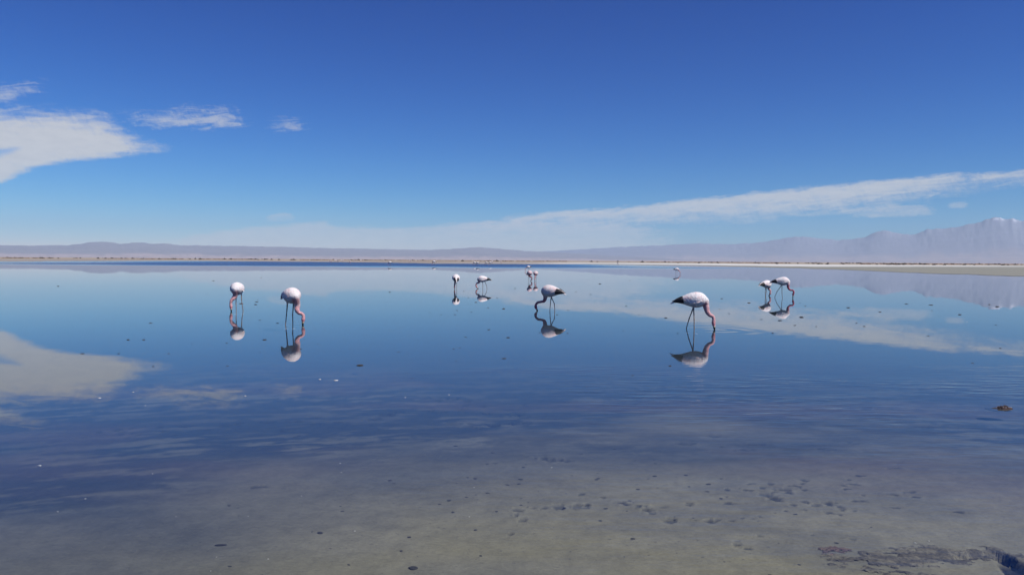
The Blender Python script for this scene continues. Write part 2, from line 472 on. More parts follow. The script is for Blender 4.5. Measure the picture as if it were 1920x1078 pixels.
# scuffs, prints and scour marks pressed into the mud: (px, py, half width px, half height px, depth m)
MARKS = [(972, 944, 13, 4, .02), (978, 962, 9, 5, .02), (968, 955, 5, 5, .02), (1000, 941, 8, 2, .01), (1022, 941, 8, 2, .01), (1045, 939, 14, 4, .018), (1088, 938, 18, 5, .015),
         (1102, 935, 9, 2, .01), (1160, 931, 13, 3, .018), (1176, 934, 8, 2, .01), (1212, 943, 13, 5, .022), (1222, 950, 7, 3, .012), (1243, 963, 13, 3, .012), (1262, 962, 12, 3, .016), (1258, 966, 16, 3, .01),
         (1330, 966, 13, 4, .02), (1346, 963, 8, 3, .018), (1392, 960, 4, 2, .01), (1410, 961, 10, 2, .012), (1452, 950, 7, 2, .01),
         (1438, 917, 13, 6, .022), (1452, 921, 14, 6, .022), (1448, 911, 7, 2, .012), (1466, 904, 17, 3, .02), (1484, 897, 9, 2, .015), (1508, 887, 10, 3, .014), (1444, 892, 8, 2, .01), (1408, 893, 9, 2, .01),
         (1292, 931, 12, 2, .012), (1365, 931, 14, 3, .012), (1510, 928, 8, 3, .012), (1530, 934, 10, 3, .014), (1555, 931, 12, 4, .014), (1488, 934, 8, 2, .01), (1510, 943, 7, 2, .01), (1575, 937, 9, 3, .01),
         (1610, 926, 18, 2, .01), (1702, 907, 14, 3, .012), (1676, 912, 10, 3, .01), (1682, 860, 14, 2, .012), (1604, 893, 12, 2, .008), (1680, 938, 9, 2, .008), (1798, 947, 8, 2, .008), (1382, 1009, 10, 3, .012), (1404, 1017, 9, 2, .01),
         (1425, 992, 5, 4, .01), (1524, 990, 5, 3, .01), (958, 988, 6, 4, .012), (1600, 1000, 9, 2, .01),
         (224, 786, 12, 2, .02), (310, 789, 12, 2, .02), (350, 780, 14, 2, .02), (420, 778, 12, 2, .02), (448, 775, 8, 2, .02), (505, 773, 16, 2, .02), (550, 772, 14, 2, .02), (590, 777, 14, 2, .02), (640, 773, 12, 2, .02),
         (700, 768, 18, 3, .03), (725, 760, 16, 3, .03), (745, 755, 14, 2, .03), (800, 752, 16, 2, .02), (825, 755, 16, 3, .02), (866, 750, 14, 3, .03), (872, 740, 8, 3, .03), (876, 732, 8, 3, .02), (810, 727, 22, 2, .02), (845, 728, 14, 2, .02),
         (850, 777, 14, 3, .02), (872, 783, 18, 3, .03), (895, 786, 14, 3, .03), (925, 780, 14, 3, .03), (960, 777, 14, 2, .03), (970, 760, 16, 2, .03), (985, 775, 10, 4, .02), (912, 757, 8, 2, .02), (982, 740, 6, 2, .02),
         (1040, 848, 16, 4, .02), (1022, 846, 10, 4, .02), (1060, 850, 14, 3, .02), (1130, 690, 20, 2, .02), (1340, 800, 22, 3, .02), (1420, 815, 24, 3, .02), (1545, 825, 18, 3, .02), (1285, 815, 20, 3, .02), (1600, 815, 16, 3, .02), (1730, 780, 20, 2, .02), (1630, 747, 16, 2, .02), (1205, 710, 24, 2, .02), (1120, 716, 24, 2, .02), (300, 660, 14, 2, .02), (490, 898, 22, 3, .01), (440, 706, 16, 2, .01)]
for k_ in range(90):                      # lesser scuffs along the same trails
    b = random.choice(MARKS)
    MARKS.append((b[0] + random.gauss(0, 55), b[1] + random.gauss(0, 7), random.uniform(3, 10), random.uniform(1.2, 2.6), random.uniform(.004, .012)))
front = (np.abs(AA) < 36) & (RR < 30)
for px, py, hw, hh, dp in MARKS:
    if py < 640: continue
    p = at(px, py)
    ax = hw / (FPX / math.hypot(p.x, p.y))
    ay = abs(at(px, py - hh).y - at(px, py + hh).y) / 2
    sel = front & (np.abs(X - p.x) < 2.5 * ax) & (np.abs(Y - p.y) < 2.5 * ay)
    if not sel.any(): continue
    xs, ys = X[sel], Y[sel]
    wv = (fbm(xs * 30, ys * 34, 4, int(px), 0.6) - 0.5) * 2.2
    q = np.sqrt(((xs - p.x) / ax) ** 2 + ((ys - p.y) / ay) ** 2) + wv
    k1 = sstep(q, 1.15, 0.45)
    k2 = sstep(q, 1.9, 1.3) * (1 - k1)
    Z[sel] += -0.55 * dp * k1 + 0.15 * dp * k2
    col[sel] = blend(col[sel], (0.020, 0.021, 0.025), (0.45 + 0.35 * ((px * 7 + py * 3) % 10) / 10) * k1)
    col[sel] = blend(col[sel], (0.26, 0.24, 0.18), 0.22 * k2 * (1 - w_dark[sel]))

# scour channel of black ooze in the near corner
def seg_dist(x, y, pts):
    d = np.full(x.shape, 1e9)
    for a, b in zip(pts[:-1], pts[1:]):
        ab = b - a
        t = np.clip(((x - a.x) * ab.x + (y - a.y) * ab.y) / (ab.x ** 2 + ab.y ** 2), 0, 1)
        d = np.minimum(d, np.hypot(x - a.x - t * ab.x, y - a.y - t * ab.y))
    return d
for pts, wd in (([(1800, 1032), (1836, 1024), (1864, 1022), (1890, 1034), (1925, 1052), (2000, 1072)], 0.045), ([(1885, 1046), (1905, 1060), (1930, 1085), (1960, 1120)], 0.05), ([(1868, 1027), (1900, 1042), (1935, 1062)], 0.06)):
    sel = front & (RR < 7) & (X > 1.5)
    d = seg_dist(X[sel], Y[sel], [at(*p) for p in pts]) + (fbm(X[sel] * 9, Y[sel] * 9, 3, 77) - 0.5) * 0.07
    k1 = sstep(d, wd * 1.2, wd * 0.5)
    Z[sel] -= 0.03 * k1
    col[sel] = blend(col[sel], BLACKMUD, 0.96 * k1)

# shore and plain
lw = sstep(S, 1.0, -2.0) * (RR > 20)
frac = land / np.maximum(RR, 1)
fl = fbm(X * 0.022, Y * 0.007, 4, 15)
wet = np.ones(X.shape + (3,)) * np.array((0.30, 0.265, 0.235))
wet = blend(wet, (0.265, 0.262, 0.22), sstep(AA, 2.0, 8.0))
salt = np.array((0.66, 0.65, 0.61))
tan_ = np.array((0.36, 0.30, 0.225))
shorecol = wet.copy()
rightness = sstep(AA, 2.0, 14.0)
lwid = np.interp(AA, [-10, 2, 10, 21, 33, 60], [5, 8, 26, 85, 280, 400])      # width of the damp green-grey flat before the salt
w_s = sstep(land + (fl - 0.5) * lwid, 0.8 * lwid, 1.25 * lwid)
shorecol = blend(shorecol, salt, w_s * (0.16 + 0.84 * sstep(AA, 0.5, 5)) * np.clip(0.05 + 2.2 * (fl - 0.25), 0, 1))
shorecol = blend(shorecol, tan_, sstep(land + (fl - 0.5) * 200, 170 + lwid, 360 + lwid))
shorecol = blend(shorecol, (0.42, 0.33, 0.29), sstep(RR, 1500, 5000))
col = col * (1 - lw[..., None]) + shorecol * lw[..., None]

gm = grid_mesh('ground', np.stack([X, Y, Z], -1), wrap=True)
set_col(gm, col.reshape(-1, 3))
ground = tag(link('ground', gm, ground_material()), 'shallow muddy lagoon bed running out to the pale salt flat shore', 'ground', kind='structure')

# ------------------------------------------------------------------ water
wa = np.arange(-180, 180, 3.0)
wr = np.array([0.05, 0.5, 1, 2, 4, 8, 16, 32, 64, 120, 200, 300, 400, 500, 620])
WR, WA = np.meshgrid(wr, wa, indexing='ij')
wm = grid_mesh('water', np.stack([WR * np.sin(np.radians(WA)), WR * np.cos(np.radians(WA)), np.zeros_like(WR)], -1), wrap=True)
water = tag(link('water', wm, water_material()), 'still blue mirror like shallow lagoon water', 'water', kind='structure')

# ------------------------------------------------------------------ far hills and mountains
def mountain_material():
    m, T = material('hazed_volcanic_slope')
    P = T.n('ShaderNodeNewGeometry').outputs['Position']
    n = T.noise(P, 0.004, 8.0, 0.65)
    f = T.smooth(n, 0.25, 0.75, 0.93, 1.07)
    T.put(T.b.inputs['Base Color'], T.mix(1.0, attr(T), T.xyz(f, f, f), 'MULTIPLY'))
    T.b.inputs['Roughness'].default_value = 0.95
    T.b.inputs['Specular IOR Level'].default_value = 0.05
    return m
MM = mountain_material()

def mountain(name, prof, Rg, foot, label, base, low, snow=None, seed=1):
    pa, pe = zip(*[azel(*p) for p in prof])
    a = np.arange(pa[0], pa[-1], 0.06)
    el = np.interp(a, pa, pe)
    el = np.convolve(np.pad(el, 3, mode='edge'), [.05, .1, .2, .3, .2, .1, .05], 'valid')
    el0 = el
    el = el + (fbm(a * 2.2, a * 0 + seed, 5, seed, 0.6) - 0.5) * 0.09 * np.clip(el, 0.1, 2)
    Hr = np.clip(np.tan(np.radians(el)), 0.0005, None) * Rg + EYE
    t = np.concatenate([np.linspace(0, 1, 46), np.linspace(1.05, 1.4, 9)])
    TT, A = np.meshgrid(t, a, indexing='ij')
    H0 = np.clip(np.tan(np.radians(np.convolve(np.pad(el0, 36, mode='edge'), np.hanning(75)[1:-1] / np.hanning(75)[1:-1].sum(), 'valid'))), 0.0005, None) * Rg + EYE
    mixw = np.clip(1 - np.abs(TT - 1) / 0.16, 0, 1)
    bend = 2.4 * (fbm(A * 0.55, TT * 2.6, 4, seed + 21) - 0.5) + 1.1 * (1 - TT) * np.sin(A * 1.3 + seed)
    Hw = np.interp(A + bend * np.clip(1 - TT, 0, 1) ** 0.7, a, H0)
    H = Hr[None] * mixw + np.minimum(Hw, Hr[None] * 1.25) * (1 - mixw)
    rr = Rg * (foot + (1 - foot) * TT)
    prof_t = np.where(TT <= 1, 0.16 * np.clip(TT / 0.5, 0, 1) + 0.84 * np.clip((TT - 0.35) / 0.65, 0, 1) ** 1.35, np.clip(1 - (TT - 1) / 0.4, 0, 1) ** 1.2)
    gul = 1 - np.abs(2 * fbm(A * 1.6 + TT * 0.8, TT * 2.2, 5, seed + 9, 0.55) - 1)
    amp = 0.07 * np.sin(np.pi * np.clip(TT, 0, 1)) * np.clip((TT - 0.3) / 0.5, 0, 1)
    hz = H * prof_t * (1 + amp * (gul - 0.75)) * (rr / Rg) ** 0.0
    hz = np.minimum(hz, H * rr / Rg * 0.995 + 1.0 * (TT == 1)) if True else hz
    hz = np.where(TT == 1, H, hz)
    hz[0] = -0.4
    hz[-1] = -0.4
    P = np.stack([rr * np.sin(np.radians(A)), rr * np.cos(np.radians(A)), hz], -1)
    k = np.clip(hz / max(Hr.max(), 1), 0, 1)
    c = np.ones(P.shape) * np.array(base)  # base is a rock tint paled and blued to carry painted haze
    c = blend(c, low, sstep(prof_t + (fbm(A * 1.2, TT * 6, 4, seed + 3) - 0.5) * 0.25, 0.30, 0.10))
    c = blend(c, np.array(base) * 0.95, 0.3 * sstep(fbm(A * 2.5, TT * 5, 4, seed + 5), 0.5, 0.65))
    if snow:
        for spx, spy, sw in snow:
            sa, se = azel(spx, spy)
            w = sstep(np.abs(A - sa), sw, sw * 0.3) * sstep(np.degrees(np.arctan2(hz, rr)), se - 0.16, se) * sstep(fbm(A * 5 + TT * 9, TT * 60, 4, seed + 2), 0.44, 0.58) * (TT <= 1)
            c = blend(c, (0.66, 0.67, 0.72), 0.8 * w)
    me = grid_mesh(name, P)
    set_col(me, c.reshape(-1, 3))
    return tag(link(name, me, MM), label, 'mountains' if 'mount' in name else 'hills', kind='structure')

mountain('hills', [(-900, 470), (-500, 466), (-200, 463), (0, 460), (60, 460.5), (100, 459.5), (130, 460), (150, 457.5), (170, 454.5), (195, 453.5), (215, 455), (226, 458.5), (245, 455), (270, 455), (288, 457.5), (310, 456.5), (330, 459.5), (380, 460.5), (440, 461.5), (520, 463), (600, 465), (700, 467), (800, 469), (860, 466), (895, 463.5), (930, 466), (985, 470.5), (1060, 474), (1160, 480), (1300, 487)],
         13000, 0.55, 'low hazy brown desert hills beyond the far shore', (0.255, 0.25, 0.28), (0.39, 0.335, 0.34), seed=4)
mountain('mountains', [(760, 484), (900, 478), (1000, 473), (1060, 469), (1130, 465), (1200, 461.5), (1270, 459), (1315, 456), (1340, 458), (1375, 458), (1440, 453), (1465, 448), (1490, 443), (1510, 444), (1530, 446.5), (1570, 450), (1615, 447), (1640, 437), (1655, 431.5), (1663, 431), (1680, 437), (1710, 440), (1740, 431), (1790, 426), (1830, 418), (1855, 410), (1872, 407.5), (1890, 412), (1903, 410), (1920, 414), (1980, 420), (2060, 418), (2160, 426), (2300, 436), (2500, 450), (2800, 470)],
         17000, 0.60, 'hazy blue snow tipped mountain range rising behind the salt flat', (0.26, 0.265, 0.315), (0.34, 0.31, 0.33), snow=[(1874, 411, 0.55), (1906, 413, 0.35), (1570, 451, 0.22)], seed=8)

# ------------------------------------------------------------------ haze over the plain
hz_me = bpy.data.meshes.new('haze')
bm = bmesh.new()
bmesh.ops.create_cube(bm, size=1.0, matrix=Matrix.Translation((0, 0, 519)) @ Matrix.Diagonal((43600, 43600, 1044, 1)))
bm.to_mesh(hz_me)
bm.free()
hm = bpy.data.materials.new('desert_haze')
hm.use_nodes = True
HT = NT(hm.node_tree)
hm.node_tree.nodes.remove(hm.node_tree.nodes['Principled BSDF'])
pv = HT.n('ShaderNodeVolumePrincipled')
pv.inputs['Color'].default_value = (0.53, 0.77, 1.0, 1)
pv.inputs['Density'].default_value = 3.5e-5
hm.node_tree.links.new(pv.outputs[0], hm.node_tree.nodes['Material Output'].inputs['Volume'])
tag(link('haze', hz_me, hm), 'pale blue desert haze over the lagoon', 'haze', kind='stuff')

# ------------------------------------------------------------------ shrubs along the far shore
MAT_SHRUB = tinted('dry_scrub_foliage', 0.9, 3.0, 0.35, 0.05, 0.1)
def shrub_mesh(seed, n=70):
    r = random.Random(seed)
    V, F, cl = [], [], []
    for i in range(n):
        a = r.uniform(0, 6.283); q = math.sqrt(r.random()); zz = r.random()
        rad_ = (0.95 - 0.55 * zz) * q
        c = Vector((math.cos(a) * rad_ * r.uniform(0.7, 1.1), math.sin(a) * rad_, 0.04 + zz * 0.72 * (1.05 - 0.6 * q)))
        s = r.uniform(0.12, 0.26)
        d1 = Vector((r.gauss(0, 1), r.gauss(0, 1), r.gauss(0, 1))).normalized()
        d2 = d1.cross(Vector((r.gauss(0, 1), r.gauss(0, 1), r.gauss(0, 1)))).normalized()
        b = len(V)
        V += [c + d1 * s, c - d1 * s * 0.6 + d2 * s * 0.7, c - d1 * s * 0.6 - d2 * s * 0.7, c + d1.cross(d2) * s * 0.6]
        F += [(b, b + 1, b + 2), (b, b + 1, b + 3), (b + 1, b + 2, b + 3), (b, b + 2, b + 3)]
        t = r.random()
        cl += [(0.055 + 0.07 * t, 0.045 + 0.045 * t, 0.03 + 0.025 * t)] * 4
    me = mesh('shrub', V, F, False)
    set_col(me, np.array(cl))
    me.materials.append(MAT_SHRUB)
    return me
SHR = [shrub_mesh(100 + i) for i in range(5)]

def ground_z(x, y):
    a_ = math.degrees(math.atan2(x, y)); r_ = math.hypot(x, y)
    i = min(np.searchsorted(rad, r_), len(rad) - 1); j = int(np.argmin(np.abs(az - a_)))
    return float(Z[i, j])

def hor(px):
    return 483.5 + (px - 290) * 10.5 / 1610
rs = random.Random(5)
spots = []
for i in range(135):
    px = rs.uniform(-30, 1950)
    spots.append((px, hor(px) + rs.uniform(1.5, 2.9), rs.uniform(0.8, 1.5)))
for i in range(95):                       # the thicker line of scrub on the right
    px = rs.gauss(1650, 170)
    spots.append((px, hor(px) + rs.uniform(1.9, 4.9), rs.uniform(0.6, 1.15)))
for i in range(35):
    px = rs.uniform(-20, 520)
    spots.append((px, hor(px) + rs.uniform(1.9, 2.7), rs.uniform(0.9, 1.6)))
for i, (px, py, s) in enumerate(spots):
    p = at(px, py)
    o = bpy.data.objects.new('shrub', SHR[i % 5])
    C.objects.link(o)
    o.location = (p.x, p.y, ground_z(p.x, p.y) - 0.05)
    o.rotation_euler = (0, 0, rs.uniform(0, 6.28))
    o.scale = (s * rs.uniform(1.2, 2.8), s * 1.3, s * rs.uniform(0.9, 1.8))
    tag(o, 'low dark dry shrub on the salt flat beyond the far waterline', 'shrub', 'dry shrubs along the far shore')
# the continuous low scrub behind them, too fine to count
V, F, cl = [], [], []
for i in range(5200):
    px = rs.uniform(-700, 2600)
    p = at(px, hor(px) + rs.uniform(1.1, 2.6) + 2.2 * max(0.0, 1 - abs(px - 1680) / 330) * rs.random() ** 1.5)
    if vnoise(np.array([px / 60.0]), np.array([3.0]), 9)[0] < 0.25: continue
    z0 = ground_z(p.x, p.y) - 0.05; s = rs.uniform(0.3, 0.9); b = len(V)
    w = s * rs.uniform(1.2, 2.6)
    V += [(p.x - w, p.y, z0), (p.x + w, p.y - 0.3, z0), (p.x, p.y + w, z0), (p.x + rs.uniform(-.4, .4) * w, p.y + 0.2 * w, z0 + s)]
    F += [(b, b + 1, b + 3), (b + 1, b + 2, b + 3), (b + 2, b, b + 3)]
    t = rs.random()
    cl += [(0.13 + 0.13 * t, 0.085 + 0.08 * t, 0.06 + 0.05 * t)] * 4
sm = mesh('scrub', V, F, False)
set_col(sm, np.array(cl))
tag(link('scrub', sm, MAT_SHRUB), 'thin brown line of desert scrub at the edge of the plain', 'scrub', kind='stuff')

# ------------------------------------------------------------------ flamingos
MAT_BODY = None
def bird_material(name, rough=0.75):
    m, T = material(name)
    P = T.n('ShaderNodeTexCoord').outputs['Object']
    vo = T.n('ShaderNodeTexVoronoi')
    T.put(vo.inputs['Vector'], T.v('MULTIPLY', P, (0.55, 1.0, 1.0)))
    vo.inputs['Scale'].default_value = 38.0
    n1 = T.noise(P, 30.0, 5.0, 0.6)
    n2 = T.noise(P, 7.0, 3.0, 0.5)
    f = T.m('ADD', T.smooth(n1, 0.25, 0.75, 0.90, 1.10), T.m('MULTIPLY', T.m('SUBTRACT', n2, 0.5), 0.20))
    f = T.m('SUBTRACT', f, T.m('MULTIPLY', T.smooth(vo.outputs['Distance'], 0.2, 0.75), 0.17))
    T.put(T.b.inputs['Base Color'], T.mix(1.0, attr(T), T.xyz(f, f, f), 'MULTIPLY'))
    T.b.inputs['Roughness'].default_value = rough
    T.b.inputs['Specular IOR Level'].default_value = 0.15
    T.put(T.b.inputs['Normal'], bump(T, T.m('SUBTRACT', n1, vo.outputs['Distance']), 0.011, 0.7))
    return m
MAT_BODY = bird_material('flamingo_plumage')
MAT_FLIGHT = plain('black_flight_feather', (0.010, 0.010, 0.013), (0.028, 0.026, 0.030), 0.55, 60.0, 0.002, 0.35)
MAT_BILL = tinted('flamingo_bill', 0.45, 60.0, 0.15, 0.001, 0.4)
MAT_EYE = plain('dark_eye', (0.01, 0.01, 0.01), (0.02, 0.015, 0.01), 0.2, 50.0, 0.0, 0.5)

def catmull(pts, rads, sub=6):
    P = [Vector(p) for p in pts]
    P = [P[0] * 2 - P[1]] + P + [P[-1] * 2 - P[-2]]
    Rr = [rads[0]] + list(rads) + [rads[-1]]
    out, ro = [], []
    for i in range(1, len(P) - 2):
        for s in range(sub):
            t = s / sub
            a, b, c, d = P[i - 1], P[i], P[i + 1], P[i + 2]
            out.append(0.5 * ((2 * b) + (c - a) * t + (2 * a - 5 * b + 4 * c - d) * t * t + (3 * b - a - 3 * c + d) * t ** 3))
            tt = t * t * (3 - 2 * t)
            ro.append(Rr[i] * (1 - tt) + Rr[i + 1] * tt)
    out.append(P[-2]); ro.append(Rr[-2])
    return out, ro

def tube(V, F, pts, rads, seg=10, sub=6):
    pp, rr = catmull(pts, rads, sub)
    n = len(pp)
    up = Vector((0.13, 0.97, 0.2))
    base = len(V)
    for i in range(n):
        d = (pp[min(i + 1, n - 1)] - pp[max(i - 1, 0)]).normalized()
        u = (up - d * up.dot(d)).normalized()
        w = d.cross(u)
        up = u
        for k in range(seg):
            a = 2 * math.pi * k / seg
            V.append(pp[i] + (u * math.cos(a) + w * math.sin(a)) * rr[i])
    for i in range(n - 1):
        for k in range(seg):
            a, b = base + i * seg + k, base + i * seg + (k + 1) % seg
            F.append((a, b, b + seg, a + seg))
    F.append(tuple(base + k for k in reversed(range(seg))))
    F.append(tuple(base + (n - 1) * seg + k for k in range(seg)))
    return pp, rr

# torso sections: x, top, bottom, half width (bird faces +x, root on the water between the legs)
TORSO = np.array([(-.47, .640, .618, .012), (-.40, .672, .604, .036), (-.33, .705, .592, .066), (-.24, .755, .572, .100), (-.14, .803, .540, .135), (-.04, .838, .507, .160),
                  (.06, .857, .492, .172), (.14, .852, .500, .168), (.21, .826, .526, .150), (.265, .785, .565, .120), (.305, .735, .608, .078), (.328, .690, .645, .030)])
def torso_at(x):
    return [float(np.interp(x, TORSO[:, 0], TORSO[:, i])) for i in (1, 2, 3)]

def loft(V, F, secs, seg=24):
    base = len(V)
    for x, zt, zb, hw in secs:
        zc, hh = (zt + zb) / 2, (zt - zb) / 2
        for k in range(seg):
            a = 2 * math.pi * k / seg
            V.append(Vector((x, math.sin(a) * hw, zc + math.cos(a) * hh)))
    n = len(secs)
    for i in range(n - 1):
        for k in range(seg):
            a, b = base + i * seg + k, base + i * seg + (k + 1) % seg
            F.append((a, a + seg, b + seg, b))
    F.append(tuple(base + k for k in range(seg)))
    F.append(tuple(base + (n - 1) * seg + k for k in reversed(range(seg))))

def torso_secs(tf, n=34):
    xs = np.linspace(0, 1, n)
    xs = TORSO[0, 0] + (TORSO[-1, 0] - TORSO[0, 0]) * xs
    return [(x, *torso_at(x)) for x in xs]

def remesh(V, F, voxel):
    me = mesh('body', V, F)
    o = bpy.data.objects.new('work', me)
    C.objects.link(o)
    md = o.modifiers.new('r', 'REMESH')
    md.mode = 'VOXEL'
    md.voxel_size = voxel
    s = o.modifiers.new('s', 'SMOOTH')
    s.factor = 0.5
    s.iterations = 3
    dg = bpy.context.evaluated_depsgraph_get()
    dg.update()
    out = bpy.data.meshes.new_from_object(o.evaluated_get(dg))
    bpy.data.objects.remove(o)
    bpy.data.meshes.remove(me)
    out.polygons.foreach_set('use_smooth', [True] * len(out.polygons))
    return out

def path_w(P, pts, lo, hi):
    d = np.full(len(P), 1e9)
    tpos = np.zeros(len(P))
    n = len(pts) - 1
    for i, (a, b) in enumerate(zip(pts[:-1], pts[1:])):
        a, b = np.array(a), np.array(b)
        ab = b - a
        t = np.clip(((P - a) @ ab) / max(ab @ ab, 1e-9), 0, 1)
        di = np.linalg.norm(P - a - t[:, None] * ab, axis=1)
        m = di < d
        d[m] = di[m]
        tpos[m] = (i + t[m]) / n
    return sstep(d, hi, lo), tpos

def flamingo(px, py, yaw, neck, legs, label, zc=0.0, sc_t=1.0, white=(0.90, 0.855, 0.84), pink=(0.72, 0.39, 0.40), breast=(0.50, 0.13, 0.15), voxel=0.007, pitch=0.0, head=True, group='flamingos wading and feeding in the lagoon', sx=1.0, black=1.0, feathers=6):
    """neck: points (right, away, z) seen from the camera, from where it leaves the breast to the bill tip.
       legs: two lists of (right, away, z)."""
    p = at(px, py)
    view = math.atan2(p.x, p.y)                      # turn the camera's right/away axes to this bird's bearing
    yw = R(yaw) - view
    root = empty('flamingo', p, yw)
    tag(root, label, 'flamingo', group)
    q = Matrix.Rotation(-yw - view, 3, 'Z')
    loc = lambda t: q @ Vector(t)
    def tf(v):                                        # torso placement: scale about its middle, pitch, lift
        c = Vector((0.0, 0, 0.68))
        w = (v - c)
        w = Vector((w.x * sc_t * sx, w.y * sc_t, w.z * sc_t))
        w = Matrix.Rotation(R(-pitch), 3, 'Y') @ w
        return w + c + Vector((0, 0, zc))
    V, F = [], []
    loft(V, F, torso_secs(None))
    for i in range(len(V)):
        V[i] = tf(V[i])
    nk = [loc(t) for t in neck]
    b0, b1 = tf(Vector((0.13, 0, 0.67))), tf(Vector((0.255, 0, 0.665)))
    if head:
        # the last two points belong to the bill; the head sits just before them
        pts = [b0, b1] + nk[:-1]
        m_ = len(nk) - 1
        rads = [0.115, 0.088] + [max(0.038, 0.072 - 0.013 * i) for i in range(m_ - 2)] + [0.045, 0.030]
        pp, rr = tube(V, F, pts, rads, 12)
    else:
        pts = [b0, b1] + nk
        pp, rr = tube(V, F, pts, [0.115, 0.088] + [max(0.038, 0.072 - 0.013 * i) for i in range(len(nk))], 12)
    lp = []
    for lg in legs:
        L = [loc(t) for t in lg]
        hipw = Vector((L[0].x, L[0].y, L[0].z + 0.14))
        full = [hipw] + L
        kn = len(L)
        rads = [0.050, 0.019] + [0.0125] * (kn - 1)
        # thicken at the ankle joint
        if kn >= 3:
            mid = L[1]
            a_, b_ = L[0], L[2]
            full = [hipw, L[0], mid + (a_ - mid) * 0.16, mid, mid + (b_ - mid) * 0.14] + L[2:]
            rads = [0.050, 0.018, 0.0130, 0.0205, 0.0130] + [0.0125] * (kn - 2)
        tube(V, F, full, rads, 8, 4)
        lp.append(full)
        ft = L[-1]
        for da in (-0.55, 0.0, 0.55):                # webbed toes resting on the mud
            e = ft + Vector((0.085 * math.cos(da), 0.085 * math.sin(da), -0.004))
            tube(V, F, [ft, (ft + e) / 2 + Vector((0, 0, 0.004)), e], [0.010, 0.008, 0.006], 6, 2)
    me = remesh(V, F, voxel)
    P = coords(me).astype(np.float64)
    n_ = fbm(P[:, 0] * 14 + 3, P[:, 2] * 14 + P[:, 1] * 9, 3, 5)
    colr = np.ones((len(P), 3)) * np.array(white)
    colr = blend(colr, np.array(white) * np.array((1.0, 0.90, 0.90)), sstep(n_, 0.45, 0.7))
    chain = [tuple(v) for v in pp]
    wn_, tp = path_w(P, chain, 0.085, 0.16)
    ib = tf(Vector((0.255, 0, 0.565)))
    db = np.linalg.norm((P - np.array(ib)) * np.array((1.0, 0.9, 0.85)), axis=1)
    colr = blend(colr, breast, 0.85 * sstep(db + (n_ - 0.5) * 0.06, 0.125, 0.05))
    nn = sstep(tp, 0.16, 0.34) * wn_
    nc = np.array(pink)[None] * (0.85 + 0.3 * n_[:, None])
    colr = colr * (1 - nn[:, None]) + nc * nn[:, None]
    if head:
        hd = sstep(tp, 0.80, 0.90) * wn_
        colr = blend(colr, np.array(pink) * np.array((1.05, 0.72, 0.78)), 0.7 * hd)
    for full in lp:
        w_, t_ = path_w(P, [tuple(v) for v in full[1:]], 0.022, 0.034)
        lc = np.array((0.30, 0.245, 0.22))[None] + 0 * P
        knee = np.exp(-((t_ - 0.5) / 0.07) ** 2)
        lc = blend(lc, (0.46, 0.27, 0.27), 0.8 * knee)
        w_ = w_ * sstep(P[:, 2], full[1].z + 0.05, full[1].z - 0.03)
        colr = colr * (1 - w_[:, None]) + lc * w_[:, None]
    set_col(me, colr)
    link('body', me, MAT_BODY, root)
    # wings folded along the flanks, each with its black flight feathers
    for s in (-1, 1):
        nu, nvv = 22, 10
        G = []
        for i in range(nu):
            u = i / (nu - 1)
            x = 0.255 - 0.615 * u
            zt, zb, hw = torso_at(x)
            zc_, hh = (zt + zb) / 2, (zt - zb) / 2
            th0 = R(14 + 22 * (1 - math.sin(math.pi * min(1, u * 1.1 + 0.05))))
            th1 = R(58 + 62 * math.sin(math.pi * min(1.0, (u * 0.82 + 0.14))) ** 0.7 - 22 * u)
            row = []
            for j in range(nvv):
                v_ = j / (nvv - 1)
                th = th0 + (th1 - th0) * v_
                bulge = -0.004 + 0.020 * min(1, v_ * 1.8) * min(1, u * 3.5) ** 0.8
                bulge += 0.004 * math.sin(u * 40 + j * 2.1) * v_
                row.append(Vector((x, s * (hw + bulge) * math.sin(th), zc_ + (hh + bulge) * math.cos(th))))
            G.append(row)
        WV, WF = [], []
        for row in G: WV += [tf(v) for v in row]
        for row in G: WV += [tf(Vector((v.x, v.y * 0.90, 0.68 + (v.z - 0.68) * 0.93))) for v in row]
        o_ = nu * nvv
        for i in range(nu - 1):
            for j in range(nvv - 1):
                a = i * nvv + j
                f1 = (a, a + 1, a + nvv + 1, a + nvv)
                f2 = (o_ + a, o_ + a + nvv, o_ + a + nvv + 1, o_ + a + 1)
                WF += [f1, f2] if s > 0 else [f1[::-1], f2[::-1]]
        rim = [i * nvv for i in range(nu)] + [(nu - 1) * nvv + j for j in range(1, nvv)] + [i * nvv + nvv - 1 for i in range(nu - 2, -1, -1)] + [j for j in range(nvv - 2, 0, -1)]
        for a, b in zip(rim, rim[1:] + rim[:1]):
            WF.append((a, b, b + o_, a + o_) if s < 0 else (a, a + o_, b + o_, b))
        wm_ = mesh('wing', WV, WF)
        WP = coords(wm_)
        nw = fbm(WP[:, 0] * 18, WP[:, 2] * 22, 3, 15)
        wc = np.ones((len(WP), 3)) * np.array(white)
        wc = blend(wc, np.array(white) * np.array((0.98, 0.82, 0.82)), sstep(nw, 0.42, 0.66))
        set_col(wm_, wc)
        wing = link('wing', wm_, MAT_BODY, root)
